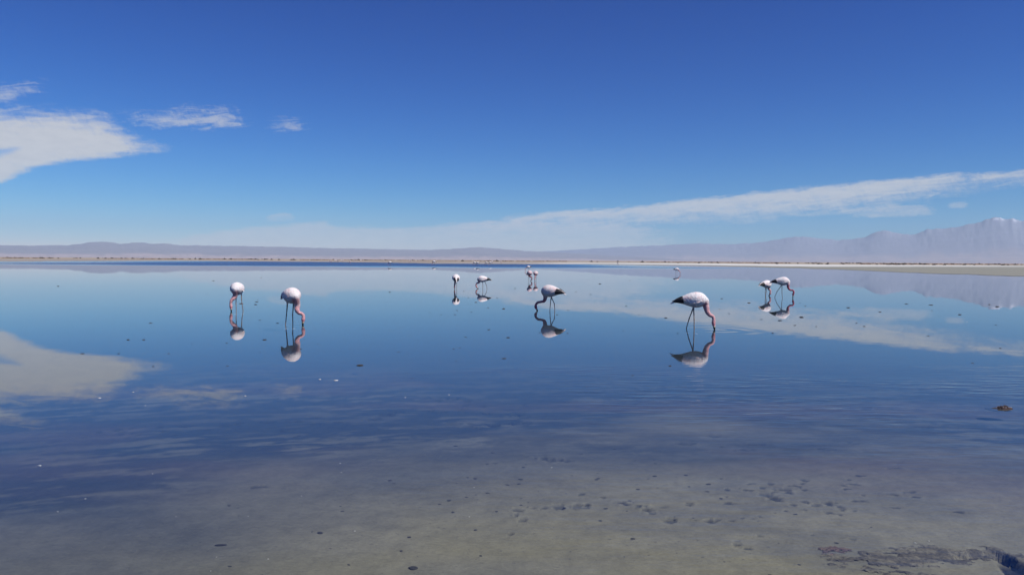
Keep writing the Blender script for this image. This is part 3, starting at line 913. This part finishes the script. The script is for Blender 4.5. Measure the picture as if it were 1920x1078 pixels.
        for kf in range(feathers):
            fq = kf / max(1, feathers - 1)
            a = Vector((-0.20 - 0.03 * fq, s * (0.135 - 0.03 * fq), 0.612 + 0.125 * fq))
            b = Vector((-0.475 + 0.05 * fq, s * (0.020 + 0.012 * fq), 0.628 + 0.022 * fq))
            zt, zb, hw = torso_at(a.x)
            a.y = s * (hw * math.sqrt(max(0.05, 1 - ((a.z - (zt + zb) / 2) / ((zt - zb) / 2)) ** 2)) + 0.020)
            FV, FF = [], []
            K = 7
            for i in range(K):
                t = i / (K - 1)
                c = a.lerp(b, t)
                zt, zb, hw = torso_at(c.x)
                rel = (c.z - (zt + zb) / 2) / max(0.01, (zt - zb) / 2)
                want = hw * math.sqrt(max(0.0, 1 - min(1, rel * rel))) + 0.014
                c.y = s * max(want, abs(c.y) * 0.4, 0.012)
                wd = 0.026 * (math.sin(math.pi * (0.12 + 0.83 * t)) ** 0.6) * black
                FV += [tf(c + Vector((0, 0, wd))), tf(c + Vector((0, s * 0.006, 0))), tf(c - Vector((0, 0, wd))), tf(c - Vector((0, s * 0.004, 0)))]
            for i in range(K - 1):
                for j in range(4):
                    q0, q1 = i * 4 + j, i * 4 + (j + 1) % 4
                    FF.append((q0, q1, q1 + 4, q0 + 4) if s < 0 else (q0, q0 + 4, q1 + 4, q1))
            FF += [(0, 1, 2, 3), ((K - 1) * 4 + 3, (K - 1) * 4 + 2, (K - 1) * 4 + 1, (K - 1) * 4)]
            link('flight_feather', mesh('flight_feather', FV, FF), MAT_FLIGHT, wing)
    TV, TF = [], []
    loft(TV, TF, [(-.34, .655, .600, .050), (-.40, .640, .594, .046), (-.46, .618, .580, .038), (-.50, .594, .566, .024), (-.515, .578, .566, .008)], 10)
    tm = mesh('tail', [tf(v) for v in TV], TF)
    set_col(tm, np.array(white))
    link('tail', tm, MAT_BODY, root)
    if head:
        a, b, c = nk[-3], nk[-2], nk[-1]
        BV, BF = [], []
        bp, _ = tube(BV, BF, [a.lerp(b, 0.55), b, b.lerp(c, 0.5), c], [0.030, 0.029, 0.024, 0.010], 10, 4)
        bme = mesh('bill', BV, BF)
        BP = coords(bme).astype(np.float64)
        _, tb = path_w(BP, [tuple(v) for v in bp], 1, 2)
        bc = np.ones((len(BP), 3)) * np.array((0.70, 0.62, 0.42))
        bc = blend(bc, (0.012, 0.011, 0.012), sstep(tb, 0.40, 0.52))
        set_col(bme, bc)
        link('bill', bme, MAT_BILL, root)
        d = (b - a).normalized()
        side = d.cross(Vector((1, 0, 0.2))).normalized()
        for s in (-1, 1):
            EV, EF = [], []
            ec = a.lerp(b, 0.30) + side * s * 0.040
            tube(EV, EF, [ec - side * s * 0.004, ec + side * s * 0.003, ec + side * s * 0.006], [0.006, 0.006, 0.002], 8, 2)
            link('eye', mesh('eye', EV, EF), MAT_EYE, root)
    return root

DEEP = -0.10
# nearest bird, in profile on the right
flamingo(1299, 617, -3,
         [(.285, 0, .545), (.315, .0, .415), (.37, .0, .335), (.435, .0, .305), (.462, .0, .235), (.458, .0, .155), (.470, .0, .075), (.488, .0, -.015)],
         [[(.005, .05, .50), (-.085, .07, .235), (-.142, .08, .02), (-.165, .085, DEEP)], [(.012, -.05, .50), (.026, -.05, .225), (.030, -.05, .02), (.032, -.05, DEEP)]],
         'pink necked flamingo in profile, nearest the camera, rings spreading from its dipped bill')
flamingo(545, 608, -66,
         [(.15, -.16, .47), (.145, -.18, .36), (.185, -.19, .285), (.245, -.19, .265), (.288, -.20, .215), (.285, -.20, .13), (.278, -.20, .06), (.272, -.20, -.02)],
         [[(-.075, .0, .47), (-.095, .0, .215), (-.115, .0, .02), (-.12, .0, DEEP)], [(.065, .02, .47), (.045, .0, .22), (.05, -.02, .02), (.05, -.02, DEEP)]],
         'second flamingo from the left, facing the camera, neck bent down beside its body', zc=.01, sc_t=1.06, breast=(.60, .25, .26), white=(.89, .82, .80))
flamingo(446, 583, -104,
         [(-.07, -.17, .47), (-.12, -.19, .385), (-.175, -.20, .32), (-.195, -.20, .24), (-.19, -.20, .15), (-.185, -.20, .07), (-.18, -.20, -.01)],
         [[(-.045, .0, .46), (-.05, .0, .225), (-.045, .0, .02), (-.045, .0, DEEP)], [(.10, .02, .46), (.115, .02, .225), (.145, .03, .02), (.15, .03, DEEP)]],
         'round white flamingo facing the camera, leftmost of all, neck lowered on its left side', breast=(.60, .25, .26), zc=-.015, sc_t=1.06)
flamingo(855, 543, 93,
         [(-.02, .22, .50), (-.04, .28, .40), (-.06, .30, .30), (-.07, .30, .22), (-.072, .30, .14), (-.074, .30, .07), (-.076, .30, .0)],
         [[(-.055, .0, .45), (-.06, .0, .22), (-.075, .0, .02), (-.08, .0, DEEP)], [(.04, .0, .45), (.04, .0, .22), (.03, .0, .02), (.03, .0, DEEP)]],
         'white flamingo seen from behind with its black tail end towards the camera', zc=-.08, sc_t=1.08, voxel=.009, black=2.0, pitch=8)
flamingo(906, 541.5, 178,
         [(-.22, 0, .40), (-.245, 0, .335), (-.30, 0, .315), (-.355, 0, .285), (-.385, 0, .20), (-.36, 0, .11), (-.315, 0, .05), (-.26, 0, .0)],
         [[(-.03, -.04, .40), (-.022, -.04, .20), (-.02, -.04, .02), (-.02, -.04, DEEP)], [(.08, .05, .40), (.18, .05, .18), (.205, .05, .02), (.21, .05, DEEP)]],
         'white flamingo facing left, black wing tip behind, its neck curled under towards its feet', zc=-.145, sc_t=.96, voxel=.009)
flamingo(991.5, 508, 183,
         [(-.28, 0, .50), (-.36, 0, .45), (-.47, 0, .36), (-.53, 0, .26), (-.52, 0, .16), (-.47, 0, .08), (-.42, 0, .02)],
         [[(-.02, .03, .44), (-.02, .03, .22), (-.02, .03, .02), (-.02, .03, DEEP)], [(.05, -.03, .44), (.07, -.03, .22), (.08, -.03, .02), (.08, -.03, DEEP)]],
         'farther white flamingo facing left right behind a pinkish one', zc=-.07, sc_t=.9, voxel=.012, feathers=4)
flamingo(992.5, 527, -80,
         [(-.01, -.18, .42), (.04, -.20, .34), (.13, -.20, .315), (.185, -.20, .24), (.18, -.20, .14), (.14, -.20, .06), (.10, -.20, .0)],
         [[(-.07, .0, .42), (-.07, .0, .2), (-.07, .0, .02), (-.07, .0, DEEP)], [(.05, .0, .42), (.05, .0, .2), (.05, .0, .02), (.05, .0, DEEP)]],
         'pinkish flamingo facing the camera, dark neck hooked right, left one of the close pair', zc=-.075, sc_t=1.06, white=(.72, .55, .56), pink=(.34, .12, .15), voxel=.010, feathers=4)
flamingo(1004.5, 527, -95,
         [(-.01, -.18, .46), (-.03, -.22, .37), (-.05, -.24, .29), (-.06, -.24, .21), (-.065, -.24, .13), (-.068, -.24, .06), (-.068, -.24, .0)],
         [[(-.06, .0, .42), (-.065, .0, .2), (-.07, .0, .02), (-.07, .0, DEEP)], [(.03, .0, .42), (.03, .0, .2), (.03, .0, .02), (.03, .0, DEEP)]],
         'white and pink flamingo facing the camera, right one of the close pair', zc=-.095, sc_t=1.0, white=(.76, .64, .64), voxel=.010, feathers=4)
flamingo(1033, 583.5, 148,
         [(-.175, .12, .47), (-.185, .15, .37), (-.215, .16, .30), (-.31, .16, .275), (-.405, .16, .255), (-.465, .16, .185), (-.468, .16, .11), (-.440, .16, .05), (-.405, .16, -.02)],
         [[(.005, .04, .44), (-.022, .04, .20), (-.032, .04, .02), (-.035, .04, DEEP)], [(.01, -.04, .44), (.105, -.04, .23), (.118, -.04, .02), (.12, -.04, DEEP)]],
         'pink backed flamingo feeding to the left, dark neck, black feathers at its rear', zc=-.055, sc_t=1.04, white=(.85, .77, .755), pink=(.50, .20, .23), black=1.15)
flamingo(1268.5, 514, 4,
         [(.22, 0, .50), (.27, 0, .42), (.34, 0, .34), (.41, 0, .25), (.43, 0, .16), (.42, 0, .08), (.41, 0, .01)],
         [[(-.10, .03, .44), (-.12, .03, .22), (-.12, .03, .02), (-.12, .03, DEEP)], [(.06, -.03, .44), (.06, -.03, .22), (.05, -.03, .02), (.05, -.03, DEEP)]],
         'small distant flamingo facing right, alone beyond the nearest one', zc=-.075, sc_t=.88, voxel=.012, feathers=4, black=1.4)
flamingo(1435.5, 555, 52,
         [(.15, .18, .46), (.125, .22, .38), (.13, .24, .31), (.195, .25, .265), (.205, .25, .18), (.195, .25, .10), (.165, .25, .04), (.13, .25, .0)],
         [[(-.015, .0, .40), (-.015, .0, .2), (-.01, .0, .02), (-.01, .0, DEEP)], [(.03, .05, .40), (.03, .05, .2), (.01, .05, .02), (.01, .05, DEEP)]],
         'white flamingo turned away, black tail feathers showing, left one of the right hand pair', zc=-.13, sc_t=.98, voxel=.009, black=1.3)
flamingo(1465, 558, 8,
         [(.275, 0, .60), (.27, 0, .49), (.295, 0, .40), (.37, 0, .335), (.46, 0, .325), (.505, 0, .26), (.485, 0, .165), (.475, 0, .08), (.47, 0, .0)],
         [[(-.01, .04, .53), (-.185, .05, .25), (-.27, .05, .02), (-.29, .05, DEEP)], [(.02, -.04, .53), (.02, -.04, .25), (.04, -.04, .02), (.045, -.04, DEEP)]],
         'tall white flamingo facing right with a crimson neck, right one of the right hand pair', zc=.045, sc_t=1.02, white=(.87, .84, .83), breast=(.42, .10, .13), pink=(.48, .13, .18), voxel=.009)

# the far flock at the water's edge: a few pixels each
def far_bird(face):
    V, F = [], []
    loft(V, F, torso_secs(None, 9), 10)
    nB = len(V)
    tube(V, F, [(.26, 0, .66), (.34, 0, .50), (.42, 0, .30), (.40, 0, .10), (.42, 0, 0)], [.07, .05, .04, .04, .02], 6, 2)
    nN = len(V)
    for y in (-.05, .05):
        tube(V, F, [(0, y, .56), (-.02, y, .25), (0, y, -.08)], [.02, .016, .014], 5, 1)
    nL = len(V)
    loft(V, F, [(-.30, .70, .60, .085), (-.38, .68, .60, .06), (-.47, .65, .62, .02)], 8)
    me = mesh('flamingo', V, F)
    c = np.ones((len(V), 3)) * np.array((.80, .74, .73))
    c[nB:nN] = (.50, .28, .30)
    c[nN:nL] = (.28, .22, .2)
    c[nL:] = (.02, .02, .02)
    set_col(me, c)
    me.materials.append(MAT_BODY)
    return me
FAR = far_bird(1)
FARPX = [(618.3, 489.8), (621, 490), (627.7, 489.4), (630.4, 489.4), (634, 489.8), (640, 489), (643, 489.4), (655.8, 491.0), (663.5, 489.6), (676.7, 489.8), (731.5, 493.3), (767.3, 490.2), (770.4, 490.2), (814.2, 492.9),
         (890.2, 493.3), (896, 494.0), (912, 493.0), (919.4, 493.4), (923, 492.1), (939.2, 492.1), (1158, 493.8)]
ORD = ['first', 'second', 'third', 'fourth', 'fifth', 'sixth', 'seventh']
FARLAB = {i: f'tiny white flamingo, {ORD[i]} from the left in the cluster of seven on the far shore' for i in range(7)}
FARLAB.update({14 + i: f'{ORD[i]} flamingo from the left in the far row of six behind the curled neck flamingo' for i in range(6)})
FARLAB.update({7: 'left one of three spaced far flamingos just right of the cluster of seven', 8: 'middle one of three spaced far flamingos just right of the cluster of seven', 9: 'right one of three spaced far flamingos just right of the cluster of seven',
               10: 'far flamingo wading alone on dark ruffled water', 11: 'left one of the tiny far pair at the shoreline', 12: 'right one of the tiny far pair at the shoreline',
               13: 'largest of the far flamingos, alone on the dark ruffled water', 20: 'lone far flamingo by the white salt strip'})
first = None
for i, (px, py) in enumerate(FARPX):
    h_ = hor(px)
    top = py - 0.9
    wl = h_ + max(5.2, (top - h_) * 2.0)
    p = at(px, wl)
    o = bpy.data.objects.new('flamingo', FAR) if first is None else first.copy()
    C.objects.link(o)
    first = first or o
    o.location = p
    o.rotation_euler = (0, 0, R(random.choice([0, 180, 10, 170, -60, 40])) if i not in (10, 13) else R(180))
    s = 1.25 if i not in (13,) else 1.5
    o.scale = (s, s, s)
    z_ = ground_z(p.x, p.y)
    if z_ > 0: o.location.z = z_
    tag(o, FARLAB.get(i, 'tiny far flamingo in a loose row at the far waterline'), 'flamingo', 'distant flamingos along the far waterline')

# ------------------------------------------------------------------ mud mound on the right, algae mat, clods, salt bits
def lump_mesh(name, seed, flat=0.4, n=2, amp=0.35):
    bm = bmesh.new()
    bmesh.ops.create_icosphere(bm, subdivisions=n, radius=1.0)
    r = random.Random(seed)
    ph = [(Vector((r.gauss(0, 1), r.gauss(0, 1), r.gauss(0, 1))) * 1.6, r.uniform(0, 6)) for _ in range(6)]
    for v in bm.verts:
        k = 1 + amp * sum(math.sin(v.co.dot(d) + q) for d, q in ph) / 4
        v.co *= k
        v.co.z *= flat
    me = bpy.data.meshes.new(name)
    bm.to_mesh(me)
    bm.free()
    me.polygons.foreach_set('use_smooth', [True] * len(me.polygons))
    return me

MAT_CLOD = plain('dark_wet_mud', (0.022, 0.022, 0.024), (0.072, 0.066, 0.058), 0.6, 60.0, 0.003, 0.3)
MAT_CRUST = plain('crusted_mud', (0.025, 0.018, 0.020), (0.10, 0.065, 0.065), 0.8, 90.0, 0.004)
MAT_SALT = plain('white_salt', (0.62, 0.58, 0.55), (0.85, 0.84, 0.82), 0.6, 80.0, 0.002)

mp = at(1881, 765)
mound = empty('mud_mound', mp)
tag(mound, 'small dark mound of pebbly crusted mud rising from the water at the right', 'mud mound')
bm_ = lump_mesh('base', 3, 0.35, 4, 0.28)
o = link('base', bm_, MAT_CRUST, mound)
o.scale = (0.085, 0.070, 0.045)
shade_disc = lump_mesh('shadow_rim', 9, 0.25, 3, 0.15)  # flat dark rim painting in the mound's shadow, shifted left at the waterline
o = link('shadow_rim', shade_disc, MAT_CLOD, mound)
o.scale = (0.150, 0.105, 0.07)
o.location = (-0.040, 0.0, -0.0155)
peb = [lump_mesh('pebble', 20 + i, 0.7, 2, 0.35) for i in range(3)]
for q_ in peb: q_.materials.append(MAT_CRUST)
cr = [lump_mesh('salt_crystal', 30 + i, 0.7, 1, 0.5) for i in range(2)]
for q_ in cr: q_.materials.append(MAT_SALT)
rm = random.Random(8)
for i in range(34):
    a = rm.uniform(0, 6.283); q = math.sqrt(rm.random())
    sal = i % 3 == 0
    o = link('salt_crystal' if sal else 'pebble', rm.choice(cr if sal else peb), None, mound)
    o.location = (0.085 * q * math.cos(a), 0.07 * q * math.sin(a), 0.016 * (1 - q ** 2) + 0.002)
    s = rm.uniform(0.005, 0.009) if sal else rm.uniform(0.008, 0.015)
    o.scale = (s, s, s)
    o.rotation_euler = (rm.uniform(0, 3), rm.uniform(0, 3), rm.uniform(0, 3))

# algae mat: a ragged low crust over the bed, near corner
def mat_patch(name, outline, seed, lift, c0, c1, label):
    pts = [at(*p) for p in outline]
    x0, x1 = min(p.x for p in pts) - .1, max(p.x for p in pts) + .1
    y0, y1 = min(p.y for p in pts) - .1, max(p.y for p in pts) + .1
    st_ = 0.009
    gx, gy = np.arange(x0, x1, st_), np.arange(y0, y1, st_)
    GX, GY = np.meshgrid(gx, gy)
    ins = np.zeros(GX.shape, bool)
    n = len(pts)
    for i in range(n):
        a, b = pts[i], pts[(i + 1) % n]
        cond = ((a.y > GY) != (b.y > GY)) & (GX < (b.x - a.x) * (GY - a.y) / (b.y - a.y + 1e-9) + a.x)
        ins ^= cond
    dd = seg_dist(GX, GY, pts + [pts[0]]) * np.where(ins, 1, -1)
    dd = dd + (fbm(GX * 7, GY * 9, 4, seed) - 0.5) * 0.24 + (fbm(GX * 26, GY * 30, 3, seed + 4) - 0.5) * 0.09
    dd = dd - 0.075 * sstep(fbm(GX * 14, GY * 20, 5, seed + 11, 0.62), 0.47, 0.62)
    hh = np.clip(dd * 0.12, -0.02, 0.004) + (fbm(GX * 75, GY * 75, 3, seed + 2) - 0.5) * 0.004 * (dd > 0) + (fbm(GX * 40, GY * 40, 3, seed + 1) - 0.5) * 0.006 * (dd > 0)
    zz = np.zeros(GX.shape)
    for i in range(GX.shape[0]):
        for j in range(0, GX.shape[1]):
            if dd[i, j] > -0.05:
                zz[i, j] = ground_z(GX[i, j], GY[i, j])
    idx = -np.ones(GX.shape, int)
    keep = dd > -0.03
    idx[keep] = np.arange(keep.sum())
    V = np.stack([GX, GY, np.minimum(zz + hh + lift, 0.004)], -1)[keep]
    F = []
    for i in range(GX.shape[0] - 1):
        for j in range(GX.shape[1] - 1):
            q = (idx[i, j], idx[i, j + 1], idx[i + 1, j + 1], idx[i + 1, j])
            if min(q) >= 0: F.append(tuple(int(k) for k in q))
    me = mesh(name, V, F)
    nn = fbm(GX * 16, GY * 22, 4, seed + 7)[keep]
    c = blend(np.ones((len(V), 3)) * np.array(c0), c1, sstep(nn, 0.35, 0.62))
    set_col(me, c)
    return tag(link(name, me, MAT_ALGAE), label, 'algae mat')
MAT_ALGAE = tinted('dark_algae', 0.85, 55.0, 0.45, 0.006, 0.15)
mat_patch('algae_mat', [(1545, 1026), (1580, 1017), (1640, 1022), (1690, 1016), (1740, 1006), (1800, 1010), (1860, 1014), (1925, 1022), (1960, 1040), (1900, 1036), (1850, 1034), (1815, 1046), (1770, 1044), (1720, 1050), (1660, 1054), (1600, 1052), (1555, 1046)],
          301, 0.001, (0.098, 0.086, 0.068), (0.165, 0.146, 0.110), 'ragged dark algae mat lying in the shallows in the near right corner')
mat_patch('algae_mat', [(1620, 1082), (1660, 1068), (1720, 1066), (1775, 1074), (1800, 1088), (1720, 1100), (1640, 1098)],
          341, 0.001, (0.098, 0.086, 0.068), (0.165, 0.146, 0.110), 'smaller dark algae patch at the very bottom edge, below the large mat')
mat_patch('algae_mat', [(1552, 1023), (1570, 1018), (1590, 1022), (1582, 1028), (1560, 1029)],
          361, 0.004, (0.13, 0.088, 0.078), (0.16, 0.12, 0.095), 'small reddish algae tuft at the left tip of the dark mat')

CL = [lump_mesh('mud_clod', 50 + i, 0.45, 2, 0.35) for i in range(6)]
for q_ in CL: q_.materials.append(MAT_CLOD)
GLAB = 'small dark mud clod lying in the shallow water'
# read off the photograph: px, py, half width in px
CLODS = [(674, 685, 4.0, 'black clod breaking the still water below the two left flamingos'), (415, 1008, 8.5, 'dark flat clod near the bottom left of the lagoon bed'), (600, 988, 6.0, 'dark clod with specks around it, below the left half of the lagoon'),
         (775, 1052, 8.5, 'elongated dark clod close to the bottom edge'), (945, 672, 2.8, None), (154, 663, 3.0, None), (240, 637, 2.5, None), (223, 663, 2.0, None), (316, 663, 2.5, None), (496, 637, 3.0, None), (425, 643, 2.0, None), (269, 637, 2.2, None),
         (479, 571, 2.5, None), (482, 566, 2.5, None), (520, 606, 2.2, None), (487, 600, 1.8, None), (452, 569.5, 3.0, None), (944, 579, 2.8, None), (952, 633, 3.0, None), (917, 618, 2.4, None), (873, 632, 2.0, None), (884, 585, 1.6, None), (892, 567, 2.0, None),
         (1256, 686, 3.0, None), (1248, 596, 2.2, None), (1271, 625, 1.8, None), (1353, 560, 2.5, None), (1367, 588, 2.0, None), (1349, 580, 1.5, None), (1404, 568, 2.4, None), (1502, 595, 3.0, None), (1463, 601, 3.2, None), (1427, 599, 2.0, None), (1500, 568, 1.5, None),
         (1510, 574, 1.5, None), (1012, 624, 2.0, None), (1064, 625, 2.0, None), (1045, 590, 1.8, None), (1080, 547, 1.6, None), (870, 546, 1.5, None), (878, 558, 1.5, None), (564, 654, 2.0, None), (595, 645, 1.5, None), (1019, 624, 1.5, None), (827, 590, 1.5, None),
         (857, 582, 1.5, None), (853, 590, 1.6, None), (915, 577, 1.6, None), (1107, 552, 1.6, None), (1174, 574, 1.6, None), (1198, 590, 1.6, None), (1606, 606, 2.2, None), (1620, 612, 2.2, None), (1490, 610, 2.2, None), (1740, 630, 1.8, None), (1700, 570, 2.5, None),
         (1745, 572, 2.5, None), (1870, 575, 3.0, None), (1855, 571, 2.0, None), (1650, 585, 2.2, None), (1590, 577, 2.2, None), (1800, 590, 2.0, None), (747, 660, 2.0, None), (855, 677, 1.6, None), (862, 652, 1.6, None), (942, 672, 1.6, None), (850, 654, 1.4, None),
         (1186, 704, 1.6, None), (772, 709, 1.8, None)]
rc = random.Random(21)
for i in range(26):                         # the open water specks
    CLODS.append((rc.uniform(60, 1880), rc.uniform(520, 700), rc.uniform(0.9, 2.0), None))
for i in range(60):                         # the speckled shallows in the middle
    px, py = rc.gauss(1040, 190), rc.gauss(890, 40)
    if 820 < py < 990: CLODS.append((px, py, rc.uniform(1.4, 4.2), None))
for i in range(38):
    CLODS.append((rc.uniform(350, 1700), rc.uniform(930, 1074), rc.uniform(1.2, 4.0), None))
BIRDS = [(1299, 617, 'the nearest flamingo'), (545, 608, 'the second flamingo from the left'), (446, 583, 'the leftmost flamingo'), (855, 543, 'the flamingo seen from behind'), (906, 541, 'the flamingo with the curled neck'),
         (1000, 527, 'the close pair of pinkish flamingos'), (1033, 583, 'the flamingo feeding to the left'), (1268, 514, 'the small distant flamingo'), (1450, 557, 'the right hand pair of flamingos'), (1881, 765, 'the crusted mud mound')]
def beside(px, py):
    best = min(BIRDS, key=lambda b: math.hypot((px - b[0]) * 0.7, (py - b[1]) * 1.6))
    if math.hypot((px - best[0]) * 0.7, (py - best[1]) * 1.6) > 95: return None
    u, v = px - best[0], (py - best[1]) * 2.2
    side = ('to the left of' if u < 0 else 'to the right of') if abs(u) > abs(v) else ('on the near side of' if v > 0 else 'beyond')
    return f'dark clod breaking the water {side} {best[2]}'
keys = [beside(c[0], c[1]) if c[1] < 720 and not c[3] else None for c in CLODS]
CLODS = [(c[0], c[1], c[2], c[3] or (k if k and keys.count(k) == 1 else None)) for c, k in zip(CLODS, keys)]
for i, (px, py, hw, lab) in enumerate(CLODS[:240]):
    p = at(px, py)
    dist = math.hypot(p.x, p.y)
    s = hw / (FPX / dist) * (1.0 if py < 720 else 0.85)
    o = bpy.data.objects.new('mud_clod', CL[i % 6])
    C.objects.link(o)
    zg = ground_z(p.x, p.y)
    surf = py < 720                        # further out the clods that show are those that break the surface
    o.location = (p.x, p.y, 0.0 if surf else zg + s * 0.15)
    o.scale = (s * rc.uniform(1.0, 1.6), s * rc.uniform(0.6, 1.3), s * (rc.uniform(0.5, 0.95) if surf else rc.uniform(0.3, 0.8)))
    o.rotation_euler = (0, 0, rc.uniform(-0.5, 0.5))
    tag(o, lab or GLAB, 'mud clod', None if lab else 'dark mud clods scattered over the lagoon')

SB = [lump_mesh('salt_flake', 70 + i, 0.25, 1, 0.5) for i in range(3)]
for q_ in SB: q_.materials.append(MAT_SALT)
FLAKES = [(600, 711, 5), (630, 713, 5), (250, 735, 2.5), (187, 746, 4.5), (460, 742, 2.5), (273, 760, 1.6), (160, 921, 3), (74, 854, 4), (503, 1034, 2.5), (406, 1030, 1.8), (665, 984, 2.2), (880, 957, 2.2), (1034, 863, 2.2), (889, 901, 1.6), (465, 954, 1.5), (565, 915, 1.8), (638, 855, 2), (640, 873, 1.8),
          (1813, 603, 2.4), (842, 740, 2), (1358, 902, 1.6), (1742, 1000, 3), (1716, 1006, 2.5), (108, 946, 2.2), (330, 955, 1.6), (286, 872, 1.6), (1035, 862, 1.6), (760, 745, 2.6), (395, 1056, 1.8), (1500, 503, 1.2)]
for i, (px, py, hw) in enumerate(FLAKES):
    p = at(px, py)
    s = 0.78 * hw / (FPX / math.hypot(p.x, p.y))
    o = bpy.data.objects.new('salt_flake', SB[i % 3])
    C.objects.link(o)
    o.location = (p.x, p.y, 0.001 if py < 800 else ground_z(p.x, p.y) + s * 0.2)
    o.scale = (s, s * 0.6, s)
    o.rotation_euler = (0, 0, rc.uniform(-0.4, 0.4))
    lab = {0: 'left one of two white salt flakes floating side by side below the left flamingos', 1: 'right one of two white salt flakes floating side by side below the left flamingos', 18: 'white fleck on the still water right of the nearest flamingo'}.get(i)
    tag(o, lab or 'tiny white salt flake on the lagoon', 'salt flake', 'white salt flakes dotted over the lagoon')
